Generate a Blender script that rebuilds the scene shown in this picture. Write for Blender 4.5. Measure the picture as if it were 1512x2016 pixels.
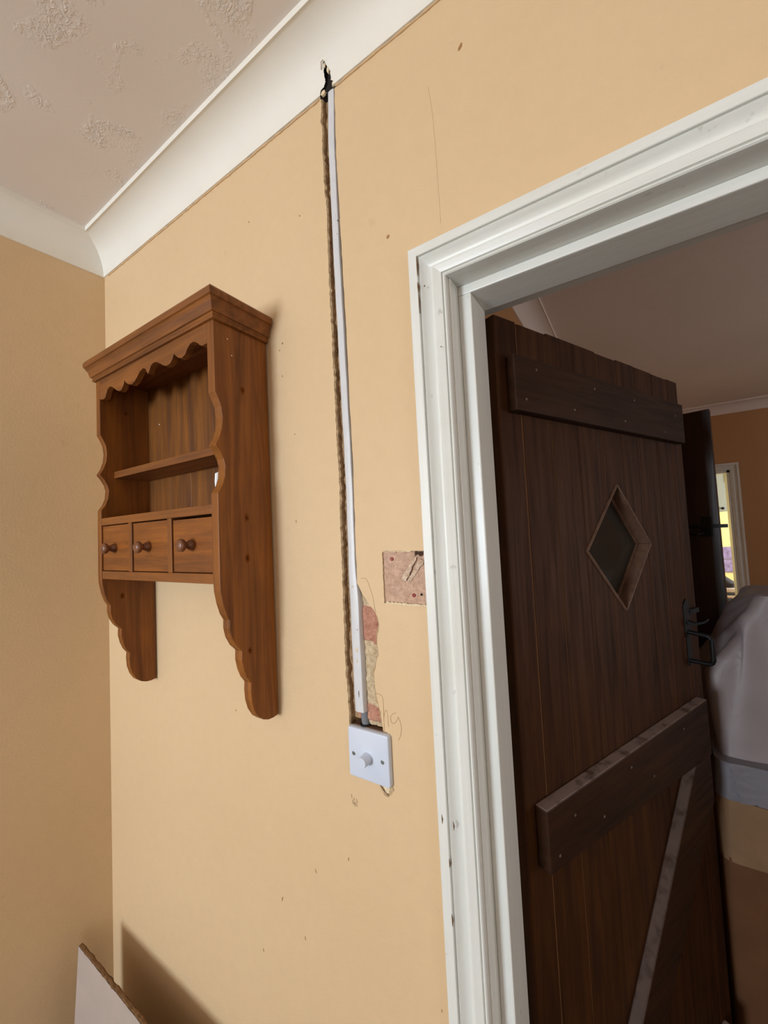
import bpy, bmesh, math, random
from mathutils import Vector, Matrix, noise

random.seed(7)
for o in list(bpy.data.objects):
    bpy.data.objects.remove(o, do_unlink=True)
SC = bpy.context.scene
COL = SC.collection

# ------------------------------------------------------------------ camera
def make_camera():
    yaw, pit, rol = math.radians(-32.53), math.radians(2.935), math.radians(2.792)
    f = Vector((math.sin(yaw) * math.cos(pit), math.cos(yaw) * math.cos(pit), math.sin(pit)))
    r = Vector((math.cos(yaw), -math.sin(yaw), 0))
    d = f.cross(r)
    cr, sr = math.cos(rol), math.sin(rol)
    right = cr * r + sr * d
    down = -sr * r + cr * d
    m = Matrix((right, -down, -f)).transposed().to_4x4()
    m.translation = Vector((1.3815, -0.573, 1.60))
    cam = bpy.data.cameras.new('camera')
    cam.sensor_fit = 'VERTICAL'
    cam.sensor_height = 36.0
    cam.lens = 780.0 / 2016.0 * 36.0
    cam.clip_start = 0.01
    co = bpy.data.objects.new('camera', cam)
    COL.objects.link(co)
    co.matrix_world = m
    SC.camera = co
make_camera()

# ------------------------------------------------------------------ world, lights, exposure
W = bpy.data.worlds.new('world')
SC.world = W
W.use_nodes = True
bg = W.node_tree.nodes['Background']
bg.inputs[0].default_value = (0.75, 0.85, 1.0, 1)
bg.inputs[1].default_value = 1.0

def area(name, loc, direction, sx, sy, power, color):
    l = bpy.data.lights.new(name, 'AREA')
    l.shape = 'RECTANGLE'; l.size = sx; l.size_y = sy
    l.energy = power; l.color = color
    o = bpy.data.objects.new(name, l)
    COL.objects.link(o)
    o.location = loc
    o.rotation_euler = Vector(direction).to_track_quat('-Z', 'Y').to_euler()
    return o
# daylight entering by the windows of the three rooms, plus one added side fill
area('daylight_room', (0.22, -3.33, 1.56), (0.0, 1, 0), 0.62, 0.86, 78, (0.80, 0.93, 1.05))
area('fill_room_side', (3.13, -1.65, 1.40), (-1, 0.0, 0), 1.1, 1.0, 8, (0.86, 0.95, 1.05))  # added fill from the unseen right, brightens the cupboard's side
area('daylight_hall', (4.03, 1.30, 1.45), (-1, 0.0, 0.0), 0.9, 1.0, 13.5, (1.0, 0.95, 0.92))
area('daylight_kitchen', (3.33, 4.75, 1.5), (-1, 0, -.05), 1.2, 1.1, 52, (0.95, 0.98, 1.0))

vs = SC.view_settings
vs.view_transform = 'Standard'
vs.look = 'None'
vs.exposure = 0.0
vs.gamma = 1.0
vs.use_curve_mapping = False

# ------------------------------------------------------------------ materials
def s2l(c):
    return tuple((v / 255 / 12.92) if v / 255 <= 0.04045 else ((v / 255 + 0.055) / 1.055) ** 2.4 for v in c) + (1,)

class NT:
    def __init__(s, name, rough=0.6, spec=0.5):
        s.m = bpy.data.materials.new(name); s.m.use_nodes = True
        s.t = s.m.node_tree; s.n = s.t.nodes; s.l = s.t.links
        s.b = s.n['Principled BSDF']
        s.b.inputs['Roughness'].default_value = rough
        s.b.inputs['Specular IOR Level'].default_value = spec
        s.tc = s.n.new('ShaderNodeTexCoord')
    def map(s, scale=(1, 1, 1), loc=(0, 0, 0), rot=(0, 0, 0)):
        m = s.n.new('ShaderNodeMapping')
        m.inputs['Scale'].default_value = scale
        m.inputs['Location'].default_value = loc
        m.inputs['Rotation'].default_value = rot
        s.l.new(s.tc.outputs['Object'], m.inputs[0])
        return m.outputs[0]
    def noise(s, vec, scale, detail=4, rough=0.55, dist=0.0):
        n = s.n.new('ShaderNodeTexNoise')
        n.inputs['Scale'].default_value = scale; n.inputs['Detail'].default_value = detail
        n.inputs['Roughness'].default_value = rough; n.inputs['Distortion'].default_value = dist
        s.l.new(vec, n.inputs['Vector'])
        return n.outputs[0]
    def ramp(s, fac, stops):
        r = s.n.new('ShaderNodeValToRGB')
        e = r.color_ramp.elements
        while len(e) < len(stops): e.new(0.5)
        for i, (p, c) in enumerate(stops):
            e[i].position = p; e[i].color = c
        s.l.new(fac, r.inputs[0])
        return r.outputs[0]
    def mix(s, fac, a, b, mode='MIX'):
        m = s.n.new('ShaderNodeMix'); m.data_type = 'RGBA'; m.blend_type = mode
        for sock, v in ((m.inputs[0], fac), (m.inputs[6], a), (m.inputs[7], b)):
            if hasattr(v, 'is_linked'): s.l.new(v, sock)
            else: sock.default_value = v
        return m.outputs[2]
    def math(s, op, a, b=0.0):
        m = s.n.new('ShaderNodeMath'); m.operation = op
        for sock, v in ((m.inputs[0], a), (m.inputs[1], b)):
            if hasattr(v, 'is_linked'): s.l.new(v, sock)
            else: sock.default_value = v
        return m.outputs[0]
    def color(s, c):
        if hasattr(c, 'is_linked'): s.l.new(c, s.b.inputs['Base Color'])
        else: s.b.inputs['Base Color'].default_value = c
    def bump(s, h, strength=0.3, dist=0.001):
        b = s.n.new('ShaderNodeBump')
        b.inputs['Strength'].default_value = strength; b.inputs['Distance'].default_value = dist
        s.l.new(h, b.inputs['Height']); s.l.new(b.outputs[0], s.b.inputs['Normal'])
    def roughness(s, v): s.l.new(v, s.b.inputs['Roughness'])

G = lambda v: (v, v, v, 1)

def mat_wall(name, a, b, rough=0.55):
    t = NT(name, rough, 0.3)
    v = t.map()
    big = t.noise(v, 1.7, 3, 0.5)
    c = t.ramp(big, [(0.3, s2l(a)), (0.7, s2l(b))])
    fine = t.noise(v, 38, 5, 0.6)
    c = t.mix(0.05, c, t.ramp(fine, [(0.3, G(0.25)), (0.7, G(0.9))]), 'MULTIPLY')
    spots = t.ramp(t.noise(v, 24, 2, 0.4), [(0.745, G(0)), (0.775, G(1))])
    c = t.mix(t.math('MULTIPLY', spots, 0.10), c, s2l((150, 110, 70)))
    t.color(c)
    h = t.math('ADD', t.math('MULTIPLY', t.noise(v, 7, 3), 1.6), t.noise(v, 180, 2))
    t.bump(h, 0.25, 0.0012)
    return t.m

def mat_plain(name, c, rough=0.5, var=0.08, scale=20, bump=0.0, spec=0.5, metal=0.0, stretch=(1, 1, 1)):
    t = NT(name, rough, spec)
    v = t.map(stretch)
    n = t.noise(v, scale, 4)
    c = s2l(c)
    lo = tuple(max(0, k * (1 - var)) for k in c[:3]) + (1,)
    hi = tuple(min(1, k * (1 + var)) for k in c[:3]) + (1,)
    t.color(t.ramp(n, [(0.3, lo), (0.7, hi)]))
    t.b.inputs['Metallic'].default_value = metal
    if bump: t.bump(n, bump, 0.002)
    return t.m

def mat_wood(name, light, dark, axis='z', rough=0.5, freq=1.0, seed=0.0, knots=True, spec=0.4, dust=0.0):
    """stained softwood: streaks running along one axis, darker figure and knots"""
    t = NT(name, rough, spec)
    st = {'x': (1.0, 15, 15), 'y': (15, 1.0, 15), 'z': (15, 15, 1.0)}[axis]
    st2 = {'x': (.35, 3, 3), 'y': (3, .35, 3), 'z': (3, 3, .35)}[axis]
    st3 = {'x': (6, 260, 260), 'y': (260, 6, 260), 'z': (260, 260, 6)}[axis]
    wob = t.noise(t.map(), 9, 2)
    g1 = t.noise(t.map(tuple(k * freq for k in st), (seed, seed * 1.7, seed * .6)), 3.2, 5, 0.6, 0.9)
    g2 = t.noise(t.map(tuple(k * freq for k in st2), (seed * 2, seed, seed * 3)), 5.0, 3, 0.5, 1.6)
    g3 = t.noise(t.map(st3), 1.0, 3, 0.6)
    f = t.math('ADD', t.math('MULTIPLY', g1, 0.62), t.math('ADD', t.math('MULTIPLY', g2, 0.3), t.math('MULTIPLY', wob, 0.1)))
    L, D = s2l(light), s2l(dark)
    M = tuple((a * .55 + b * .45) for a, b in zip(L, D))
    c = t.ramp(f, [(0.34, D), (0.5, M), (0.62, L)])
    bl = t.noise(t.map((1, 1, 1), (seed, 0, seed)), 7, 3, .6, .4)
    c = t.mix(0.3, c, t.ramp(bl, [(0.3, G(.55)), (0.62, G(1.05))]), 'MULTIPLY')
    c = t.mix(0.22, c, t.ramp(g3, [(0.35, G(0.45)), (0.6, G(1.0))]), 'MULTIPLY')
    if dust:
        ge = t.n.new('ShaderNodeNewGeometry'); sx = t.n.new('ShaderNodeSeparateXYZ')
        t.l.new(ge.outputs['Normal'], sx.inputs[0])
        dn = t.math('MULTIPLY', t.ramp(sx.outputs[2], [(0.62, G(0.15)), (0.97, G(1))]), t.ramp(t.noise(t.map(), 30, 4), [(0.34, G(.3)), (0.5, G(1))]))
        c = t.mix(t.math('MULTIPLY', t.math('MULTIPLY', dn, t.ramp(sx.outputs[2], [(0.3, G(0)), (0.5, G(1))])), dust), c, s2l((176, 152, 142)))
    if knots:
        vo = t.n.new('ShaderNodeTexVoronoi'); vo.inputs['Scale'].default_value = 6.0
        ks = {'x': (.45, 1, 1), 'y': (1, .45, 1), 'z': (1, 1, .45)}[axis]
        t.l.new(t.map(ks, (seed * .37 + .3, seed * .7, .2)), vo.inputs['Vector'])
        k = t.ramp(vo.outputs['Distance'], [(0.04, G(1)), (0.16, G(0))])
        c = t.mix(t.math('MULTIPLY', k, 0.6), c, tuple(x * .45 for x in D[:3]) + (1,))
    t.color(c)
    t.bump(t.math('ADD', g1, t.math('MULTIPLY', g3, .5)), 0.22, 0.0012)
    t.roughness(t.ramp(g1, [(0.3, G(rough + .1)), (0.7, G(rough - .07))]))
    return t.m

def mat_paint_white(name, base=(229, 228, 221), streak='z'):
    t = NT(name, 0.36, 0.5)
    st = {'x': (2, 60, 60), 'z': (60, 60, 2)}[streak]
    br = t.noise(t.map(st), 2.0, 4, 0.6)
    c = t.ramp(br, [(0.3, s2l(tuple(k - 8 for k in base))), (0.7, s2l(base))])
    dirt = t.noise(t.map(), 55, 3, 0.5)
    d = t.ramp(dirt, [(0.70, G(0)), (0.78, G(1))])
    c = t.mix(t.math('MULTIPLY', d, 0.35), c, s2l((120, 105, 85)))
    grime = t.ramp(t.noise(t.map(), 6, 4), [(0.45, G(0)), (0.8, G(1))])
    c = t.mix(t.math('MULTIPLY', grime, 0.18), c, s2l((196, 184, 158)))
    t.color(c)
    t.bump(t.math('ADD', br, t.math('MULTIPLY', dirt, .6)), 0.25, 0.001)
    return t.m

M = {}
M['wall'] = mat_wall('wall_paint', (219, 187, 145), (223, 192, 151))
M['hallwall'] = mat_wall('hall_wall_paint', (186, 138, 92), (192, 145, 99))
M['yellow'] = mat_wall('kitchen_wall_paint', (240, 226, 150), (244, 230, 156))
M['white'] = mat_paint_white('gloss_white_paint')
M['white_h'] = mat_paint_white('gloss_white_paint_level', streak='x')

def mat_ceiling():
    t = NT('textured_ceiling_paint', 0.75, 0.2)
    v = t.map()
    t.color(t.ramp(t.noise(v, 3, 3), [(0.3, s2l((225, 212, 200))), (0.7, s2l((230, 218, 207)))]))
    mask = t.ramp(t.noise(t.map(loc=(.4, .2, 0)), 11, 2, .5, .6), [(0.53, G(0)), (0.66, G(1))])
    stip = t.ramp(t.noise(v, 95, 3, .6, 1.2), [(0.45, G(0)), (0.62, G(1))])
    swirl = t.ramp(t.noise(v, 34, 2, .5, 2.0), [(0.55, G(0)), (0.66, G(1))])
    rel = t.math('MULTIPLY', mask, t.math('ADD', stip, t.math('MULTIPLY', swirl, .7)))
    h = t.math('ADD', rel, t.math('MULTIPLY', t.noise(v, 160, 2), 0.08))
    t.bump(h, 0.55, 0.0022)
    return t.m
M['ceiling'] = mat_ceiling()
M['hallceiling'] = mat_wall('hall_ceiling_paint', (232, 218, 208), (238, 224, 214), .8)
M['cove'] = mat_plain('cornice_paint', (236, 230, 218), 0.6, 0.02, 9, 0.05, 0.3)
M['fill'] = mat_plain('dried_filler_seam', (206, 172, 130), 0.8, 0.12, 60, 0.3, .2)

def mat_plaster(name, a, b, scale=60, bump=0.7):
    t = NT(name, 0.9, 0.15)
    v = t.map()
    n = t.noise(v, scale, 6, 0.7)
    n2 = t.noise(v, scale * 3.1, 3, 0.6)
    c = t.ramp(n, [(0.32, s2l(a)), (0.66, s2l(b))])
    c = t.mix(0.4, c, t.ramp(n2, [(0.35, G(0.45)), (0.6, G(1))]), 'MULTIPLY')
    t.color(c)
    t.bump(t.math('ADD', n, n2), bump, 0.003)
    return t.m
M['chase'] = mat_plaster('raw_brown_plaster', (138, 106, 76), (194, 160, 120))
M['chip'] = mat_plaster('chipped_plaster_edge', (166, 134, 98), (220, 190, 150), 110)
M['pink'] = mat_plaster('pink_plaster', (196, 158, 134), (212, 176, 152), 70, 0.25)
M['gouge'] = mat_plaster('scraped_plaster', (176, 140, 112), (240, 216, 192), 90, 0.6)
M['flake'] = mat_plaster('paint_flake', (226, 200, 160), (240, 222, 188), 120, 0.3)
M['brick'] = mat_plaster('red_brick', (176, 116, 94), (208, 156, 132), 80)
M['mortar'] = mat_plaster('sandy_mortar', (190, 162, 126), (232, 210, 174), 120)
M['void'] = mat_plain('painted_hole_shade', (30, 22, 16), 0.95, .3, 40)  # near-black colour standing in for the shade inside holes
M['recess_shade'] = mat_plaster('recess_shade_plaster', (44, 34, 28), (110, 84, 66), 140)
M['wood_v'] = mat_wood('stained_pine_upright', (152, 90, 30), (102, 54, 12), 'z', 0.48)
M['wood_h'] = mat_wood('stained_pine_level', (144, 86, 35), (100, 55, 16), 'x', 0.48, seed=3.1)
M['wood_d'] = mat_wood('stained_pine_drawer', (150, 86, 30), (94, 50, 11), 'x', 0.45, 1.3, 5.2, False)
M['wood_b'] = mat_wood('shaded_pine_back', (136, 82, 28), (84, 44, 10), 'z', 0.5, 1.0, 8.7)  # darker than the side panels, interior shade put into the colour
M['knot'] = mat_plaster('wood_knot', (106, 56, 16), (136, 78, 28), 220, .1)
M['knot2'] = mat_plaster('wood_knot_heart', (70, 34, 10), (104, 58, 20), 220, .1)
M['knob'] = mat_wood('dark_turned_knob', (136, 88, 58), (92, 54, 32), 'y', 0.35, 1, 2.0, False)
M['door'] = mat_wood('dark_stained_door', (76, 43, 16), (46, 23, 7), 'z', 0.6, 1.0, 1.3, spec=.15)
M['door_h'] = mat_wood('dark_stained_ledge', (60, 35, 17), (41, 22, 10), 'x', 0.6, 1.0, 4.4, False, spec=.15, dust=.6)
M['tongue'] = mat_plain('paler_tongue', (116, 80, 50), 0.7, .3, 40, 0, .2, 0, (1, 1, .1))
M['bead'] = mat_wood('lighter_bead', (114, 84, 66), (86, 60, 46), 'z', 0.45, 1.0, 4.9, False)
M['door2'] = mat_wood('hall_door_brown', (60, 32, 17), (36, 18, 9), 'z', 0.4, 1.0, 6.6)
M['plastic'] = mat_plain('white_moulded_plastic', (207, 214, 228), 0.28, 0.01, 5)
M['capping'] = mat_plain('white_pvc_capping', (212, 210, 210), 0.4, 0.03, 60, 0.1)
M['greypvc'] = mat_plain('grey_pvc_tube', (118, 120, 124), 0.4, 0.05, 30)
M['steel'] = mat_plain('dull_screw_steel', (128, 134, 132), 0.4, 0.1, 40, 0, .5, .7)
M['box'] = mat_plain('rusty_back_box', (92, 62, 40), 0.6, 0.25, 40, 0.2)
M['iron'] = mat_plain('black_iron', (16, 14, 13), 0.5, 0.2, 30, 0.1, .25)
M['nail'] = mat_plain('worn_nail_head', (92, 76, 64), 0.5, 0.3, 60)
M['redplug'] = mat_plain('red_wall_plug', (150, 30, 30), 0.5, 0.1, 30)
M['pencil'] = mat_plain('pencil_graphite', (166, 136, 102), 0.7, 0.2, 80)
M['scuff'] = mat_plain('wall_scuff', (160, 116, 74), 0.8, 0.2, 80)
M['board'] = mat_plain('plasterboard_paper', (178, 160, 148), 0.75, 0.05, 14, 0.05)
M['torn'] = mat_plaster('torn_board_edge', (92, 62, 36), (140, 104, 68), 130)
M['sliver'] = mat_plain('plain_white', (250, 250, 250), 0.6, 0.02, 40)
M['carpet'] = mat_plaster('brown_carpet', (60, 44, 34), (82, 62, 46), 160)
M['tan'] = mat_plain('tan_cloth', (134, 102, 72), 0.85, 0.1, 12, 0.2)
M['brown'] = mat_plain('shaded_tan_cloth', (98, 60, 30), 0.8, 0.12, 12, 0.2)  # shaded lower part of the tan cloth, falloff put into the colour
M['greycup'] = mat_plain('grey_green_cupboard_paint', (150, 160, 150), 0.5, 0.03, 8)
M['purple'] = mat_plain('mauve_marbled_tile', (148, 134, 170), 0.35, 0.35, 26)
M['navy'] = mat_plain('dark_bag_cloth', (48, 50, 56), 0.8, 0.2, 30)
M['towelw'] = mat_plain('pale_towel', (226, 228, 222), 0.85, 0.05, 60, 0.2)
M['toweld'] = mat_plain('dark_towel', (72, 92, 104), 0.85, 0.1, 60, 0.2)
M['table'] = mat_wood('orange_pine_table', (170, 98, 44), (120, 62, 26), 'x', 0.4, 1, 9.1, False)

def mat_glass():
    t = NT('dim_obscured_glass', 0.12, 0.6)
    t.color(s2l((70, 66, 58)))
    t.b.inputs['Transmission Weight'].default_value = 0.55
    t.bump(t.noise(t.map(), 60, 3), 0.1, 0.001)
    return t.m
M['glass'] = mat_glass()

def mat_sheet(name, c, alpha, rough):
    t = NT(name, rough, 0.6)
    n = t.noise(t.map(), 6, 2, .5, .6)
    c = s2l(c)
    t.color(t.ramp(n, [(0.3, tuple(k * .86 for k in c[:3]) + (1,)), (0.7, c)]))
    t.b.inputs['Transmission Weight'].default_value = alpha
    cr = t.ramp(t.noise(t.map((1, 1, .5)), 16, 3, .5, 1.5), [(0.46, G(0)), (0.5, G(1)), (0.54, G(0))])
    t.bump(t.math('ADD', n, t.math('MULTIPLY', cr, .06)), 0.3, 0.006)
    return t.m
M['sheet'] = mat_sheet('milky_polythene', (152, 138, 138), 0.10, 0.55)
M['sheet2'] = mat_sheet('clear_polythene', (136, 132, 138), 0.15, 0.3)

# ------------------------------------------------------------------ mesh helpers
class MB:
    def __init__(s): s.v = []; s.f = []; s.mi = []
    def add(s, vs, fs, mi=0):
        k = len(s.v); s.v += [tuple(v) for v in vs]
        s.f += [tuple(i + k for i in f) for f in fs]; s.mi += [mi] * len(fs)
        return s
    def box(s, x0, x1, y0, y1, z0, z1, mi=0):
        vs = [(x, y, z) for x in (x0, x1) for y in (y0, y1) for z in (z0, z1)]
        return s.add(vs, [(0, 1, 3, 2), (4, 6, 7, 5), (0, 4, 5, 1), (2, 3, 7, 6), (0, 2, 6, 4), (1, 5, 7, 3)], mi)
    def prism(s, pts, axis, a, b, mi=0):
        """extrude a 2D outline along axis from a to b; the outline gives the other two coordinates in order"""
        def P(p, t):
            return {'x': (t, p[0], p[1]), 'y': (p[0], t, p[1]), 'z': (p[0], p[1], t)}[axis]
        n = len(pts)
        s.add([P(p, a) for p in pts] + [P(p, b) for p in pts],
              [tuple(range(n)), tuple(range(2 * n - 1, n - 1, -1))] + [(i, (i + 1) % n, n + (i + 1) % n, n + i) for i in range(n)], mi)
        return s
    def tube(s, pts, r, n=8, mi=0, caps=True):
        rings = []
        for i, p in enumerate(pts):
            p = Vector(p)
            d = (Vector(pts[min(i + 1, len(pts) - 1)]) - Vector(pts[max(i - 1, 0)])).normalized()
            up = Vector((0, 0, 1)) if abs(d.z) < .9 else Vector((1, 0, 0))
            a = d.cross(up).normalized(); b = a.cross(d)
            rr = r[i] if isinstance(r, (list, tuple)) else r
            rings.append([p + rr * (math.cos(2 * math.pi * k / n) * a + math.sin(2 * math.pi * k / n) * b) for k in range(n)])
        vs = [v for q in rings for v in q]
        fs = []
        for i in range(len(rings) - 1):
            for k in range(n):
                fs.append((i * n + k, i * n + (k + 1) % n, (i + 1) * n + (k + 1) % n, (i + 1) * n + k))
        if caps:
            fs += [tuple(range(n - 1, -1, -1)), tuple((len(rings) - 1) * n + k for k in range(n))]
        return s.add(vs, fs, mi)
    def lathe(s, prof, c, axis='y', n=24, mi=0):
        """prof: (radius, distance along axis)"""
        vs = []
        for r, t in prof:
            for k in range(n):
                a = 2 * math.pi * k / n
                q = {'y': (r * math.cos(a), t, r * math.sin(a)), 'z': (r * math.cos(a), r * math.sin(a), t), 'x': (t, r * math.cos(a), r * math.sin(a))}[axis]
                vs.append((c[0] + q[0], c[1] + q[1], c[2] + q[2]))
        fs = []
        for i in range(len(prof) - 1):
            for k in range(n):
                fs.append((i * n + k, i * n + (k + 1) % n, (i + 1) * n + (k + 1) % n, (i + 1) * n + k))
        fs += [tuple(range(n)), tuple((len(prof) - 1) * n + k for k in range(n - 1, -1, -1))]
        return s.add(vs, fs, mi)
    def build(s, name, mats, parent=None, bevel=0.0, smooth=None, seg=2):
        me = bpy.data.meshes.new(name)
        off = parent_origin(parent)
        me.from_pydata([(Vector(v) - off) for v in s.v], [], s.f)
        for m in (mats if isinstance(mats, (list, tuple)) else [mats]): me.materials.append(m)
        for p, k in zip(me.polygons, s.mi): p.material_index = k
        bm = bmesh.new(); bm.from_mesh(me)
        bmesh.ops.recalc_face_normals(bm, faces=bm.faces)
        if bevel:
            es = [e for e in bm.edges if len(e.link_faces) == 2 and e.calc_face_angle(0) > 0.6]
            bmesh.ops.bevel(bm, geom=es, offset=bevel, segments=seg, profile=0.5, affect='EDGES', clamp_overlap=True)
        bm.to_mesh(me); bm.free()
        if smooth is not None:
            me.polygons.foreach_set('use_smooth', [True] * len(me.polygons))
            me.set_sharp_from_angle(angle=math.radians(smooth))
        o = bpy.data.objects.new(name, me)
        COL.objects.link(o)
        if parent: o.parent = parent
        return o

ORIGIN = {}
def parent_origin(p):
    """world-built vertices are stored relative to their Empty; frames that carry a rotation build in local space"""
    if p is None: return Vector((0, 0, 0))
    return ORIGIN.get(p.name, Vector((0, 0, 0)))

def tag(o, label=None, cat=None, group=None, kind=None):
    if label: o['label'] = label
    if cat: o['category'] = cat
    if group: o['group'] = group
    if kind: o['kind'] = kind
    return o
def thing(name, loc, label=None, cat=None, group=None, kind=None, rotz=None):
    o = bpy.data.objects.new(name, None)
    o.empty_display_size = 0.05
    COL.objects.link(o)
    o.location = loc
    if rotz is None: ORIGIN[o.name] = Vector(loc)
    else:
        o.rotation_euler = (0, 0, rotz); ORIGIN[o.name] = Vector((0, 0, 0))
    return tag(o, label, cat, group, kind)
def struct(o, label=None): return tag(o, label, kind='structure')

def fill_loops(loops, y, mb, mi=0):
    """triangulate an outline with holes lying in a plane of constant y"""
    bm = bmesh.new()
    for lp in loops:
        vs = [bm.verts.new((x, y, z)) for x, z in lp]
        for i in range(len(vs)): bm.edges.new((vs[i], vs[(i + 1) % len(vs)]))
    bmesh.ops.triangle_fill(bm, use_beauty=True, use_dissolve=False, edges=bm.edges[:])
    bm.verts.index_update()
    mb.add([v.co[:] for v in bm.verts], [[v.index for v in f.verts] for f in bm.faces], mi)
    bm.free()
def band(mb, lp0, y0, lp1, y1, mi=0):
    n = len(lp0)
    mb.add([(x, y0, z) for x, z in lp0] + [(x, y1, z) for x, z in lp1],
           [(i, (i + 1) % n, n + (i + 1) % n, n + i) for i in range(n)], mi)

# ------------------------------------------------------------------ the setting
H = 2.54
SL = 0.0786              # the left wall is a little out of square
XR, YB = 3.2, -3.4       # right and back wall of the room
def xl(y): return SL * y

# outlines on the front wall (x, z)
chaseL = [(0.9172, 2.4517), (0.9165, 2.4396), (0.9135, 2.4081), (0.9162, 2.3857), (0.9146, 2.3556), (0.915, 2.3142), (0.9146, 2.2837), (0.9177, 2.2453), (0.9196, 2.2099), (0.9168, 2.181), (0.9171, 2.1407), (0.9171, 2.0771), (0.9183, 1.9379), (0.919, 1.7919), (0.921, 1.6961), (0.9187, 1.6114), (0.9192, 1.5558), (0.9179, 1.5006), (0.9177, 1.4458), (0.9171, 1.3913), (0.9176, 1.3374), (0.9199, 1.2842), (0.9208, 1.2579)]
condL = [(0.9337, 2.4469), (0.9299, 2.3773), (0.9286, 2.3065), (0.9286, 2.2357), (0.929, 2.1753), (0.9297, 2.132), (0.9307, 1.9831), (0.9336, 1.837), (0.9343, 1.7418), (0.9345, 1.6107), (0.9334, 1.5284), (0.9341, 1.447), (0.9347, 1.3666), (0.9363, 1.2861)]
condR = [(0.9485, 2.441), (0.9473, 2.3868), (0.946, 2.3269), (0.9464, 2.2665), (0.9474, 2.1964), (0.9483, 2.1239), (0.9509, 1.9766), (0.9512, 1.8333), (0.9529, 1.7391), (0.9507, 1.61), (0.9501, 1.5205)]
holeR = [(0.9513, 1.5125), (0.9619, 1.4941), (0.9725, 1.4788), (0.9847, 1.4664), (0.9919, 1.4539), (0.9952, 1.4413), (0.9919, 1.4282), (0.9887, 1.4098), (0.9908, 1.3921), (0.9841, 1.3733), (0.9792, 1.3546), (0.9806, 1.3395), (0.9813, 1.3242), (0.985, 1.3071), (0.9887, 1.2901), (0.9909, 1.2754), (0.9945, 1.2586)]
def dense(pts, step, jit, rnd):
    out = []
    for a, b in zip(pts[:-1], pts[1:]):
        n = max(1, int(math.dist(a, b) / step))
        for i in range(n):
            t = i / n
            out.append((a[0] + (b[0] - a[0]) * t + (rnd.uniform(-jit, jit)), a[1] + (b[1] - a[1]) * t))
    out.append(pts[-1])
    return out
rj = random.Random(3)
Lp = dense([(0.917, 2.505)] + chaseL + [(0.9225, 1.238)], 0.006, 0.0011, rj)       # downwards
Rp = dense([(0.9945, 1.238)] + holeR[::-1], 0.006, 0.0009, rj) + \
     dense([(x + 0.002, z) for x, z in condR[::-1]] + [(0.9505, 2.505)], 0.012, 0.0006, rj)  # upwards
outerA = Lp + Rp
innerA = [(x + rj.uniform(0.0012, 0.0035), z) for x, z in Lp] + \
         [((x - rj.uniform(0.002, 0.005)) if z < 1.50 else (x - 0.0006), z) for x, z in Rp]
patch = [(1.0082, 1.5683), (1.115, 1.5668), (1.115, 1.4797), (1.0079, 1.4794)]
patchO = dense(patch + [patch[0]], 0.005, 0.0005, rj)[:-1]
patchI = [(1.061 + (x - 1.061) * 0.985, 1.5236 + (z - 1.5236) * 0.98) for x, z in patchO]

DX0, DX1, DZ = 1.14, 1.945, 2.01      # structural opening behind the lining
mb = MB()
outline = [(0, 0), (DX0, 0), (DX0, DZ), (DX1, DZ), (DX1, 0), (XR, 0), (XR, H), (0, H)]
fill_loops([outline, outerA, patchO], 0.0, mb, 0)
band(mb, outerA, 0.0, innerA, 0.003, 1)
band(mb, innerA, 0.003, innerA, 0.018, 2)
band(mb, patchO, 0.0, patchI, 0.0028, 1)
# the hall side of the same wall, and its ends
fill_loops([[(1.02, 0), (DX0, 0), (DX0, DZ), (DX1, DZ), (DX1, 0), (4.1, 0), (4.1, H), (1.02, H)]], 0.145, mb, 3)
mb.add([(DX0, 0, 0), (DX0, .145, 0), (DX0, .145, DZ), (DX0, 0, DZ), (DX1, 0, DZ), (DX1, .145, DZ), (DX1, .145, 0), (DX1, 0, 0)],
       [(0, 1, 2, 3), (3, 2, 5, 4), (4, 5, 6, 7)], 0)
wall_front = mb.build('wall_front', [M['wall'], M['chip'], M['chase'], M['hallwall']])
struct(wall_front, 'cream painted wall with a cut channel, cupboard and doorway')

# rough bed at the back of the channel
def bed(name, x0, x1, z0, z1, y, nx, nz, amp, scale, mat, parent, fn=None):
    m = MB(); vs = []
    for j in range(nz + 1):
        for i in range(nx + 1):
            x = x0 + (x1 - x0) * i / nx; z = z0 + (z1 - z0) * j / nz
            d = amp * noise.noise(Vector((x * scale, z * scale, y * 50)))
            if fn: d += fn(x, z)
            vs.append((x, y + d, z))
    fs = [(j * (nx + 1) + i, j * (nx + 1) + i + 1, (j + 1) * (nx + 1) + i + 1, (j + 1) * (nx + 1) + i) for j in range(nz) for i in range(nx)]
    m.add(vs, fs)
    return m.build(name, mat, parent, smooth=60)
bed('box_cavity', 0.905, 1.01, 1.225, 1.285, 0.0300, 12, 8, 0.003, 70, M['chase'], wall_front)
bed('mortar_rubble', 0.958, 1.002, 1.2645, 1.2725, 0.0090, 14, 5, 0.006, 160, M['mortar'], wall_front)
bed('channel_bed', 0.905, 1.01, 1.268, 2.52, 0.0115, 14, 160, 0.003, 70, M['chase'], wall_front)
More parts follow.
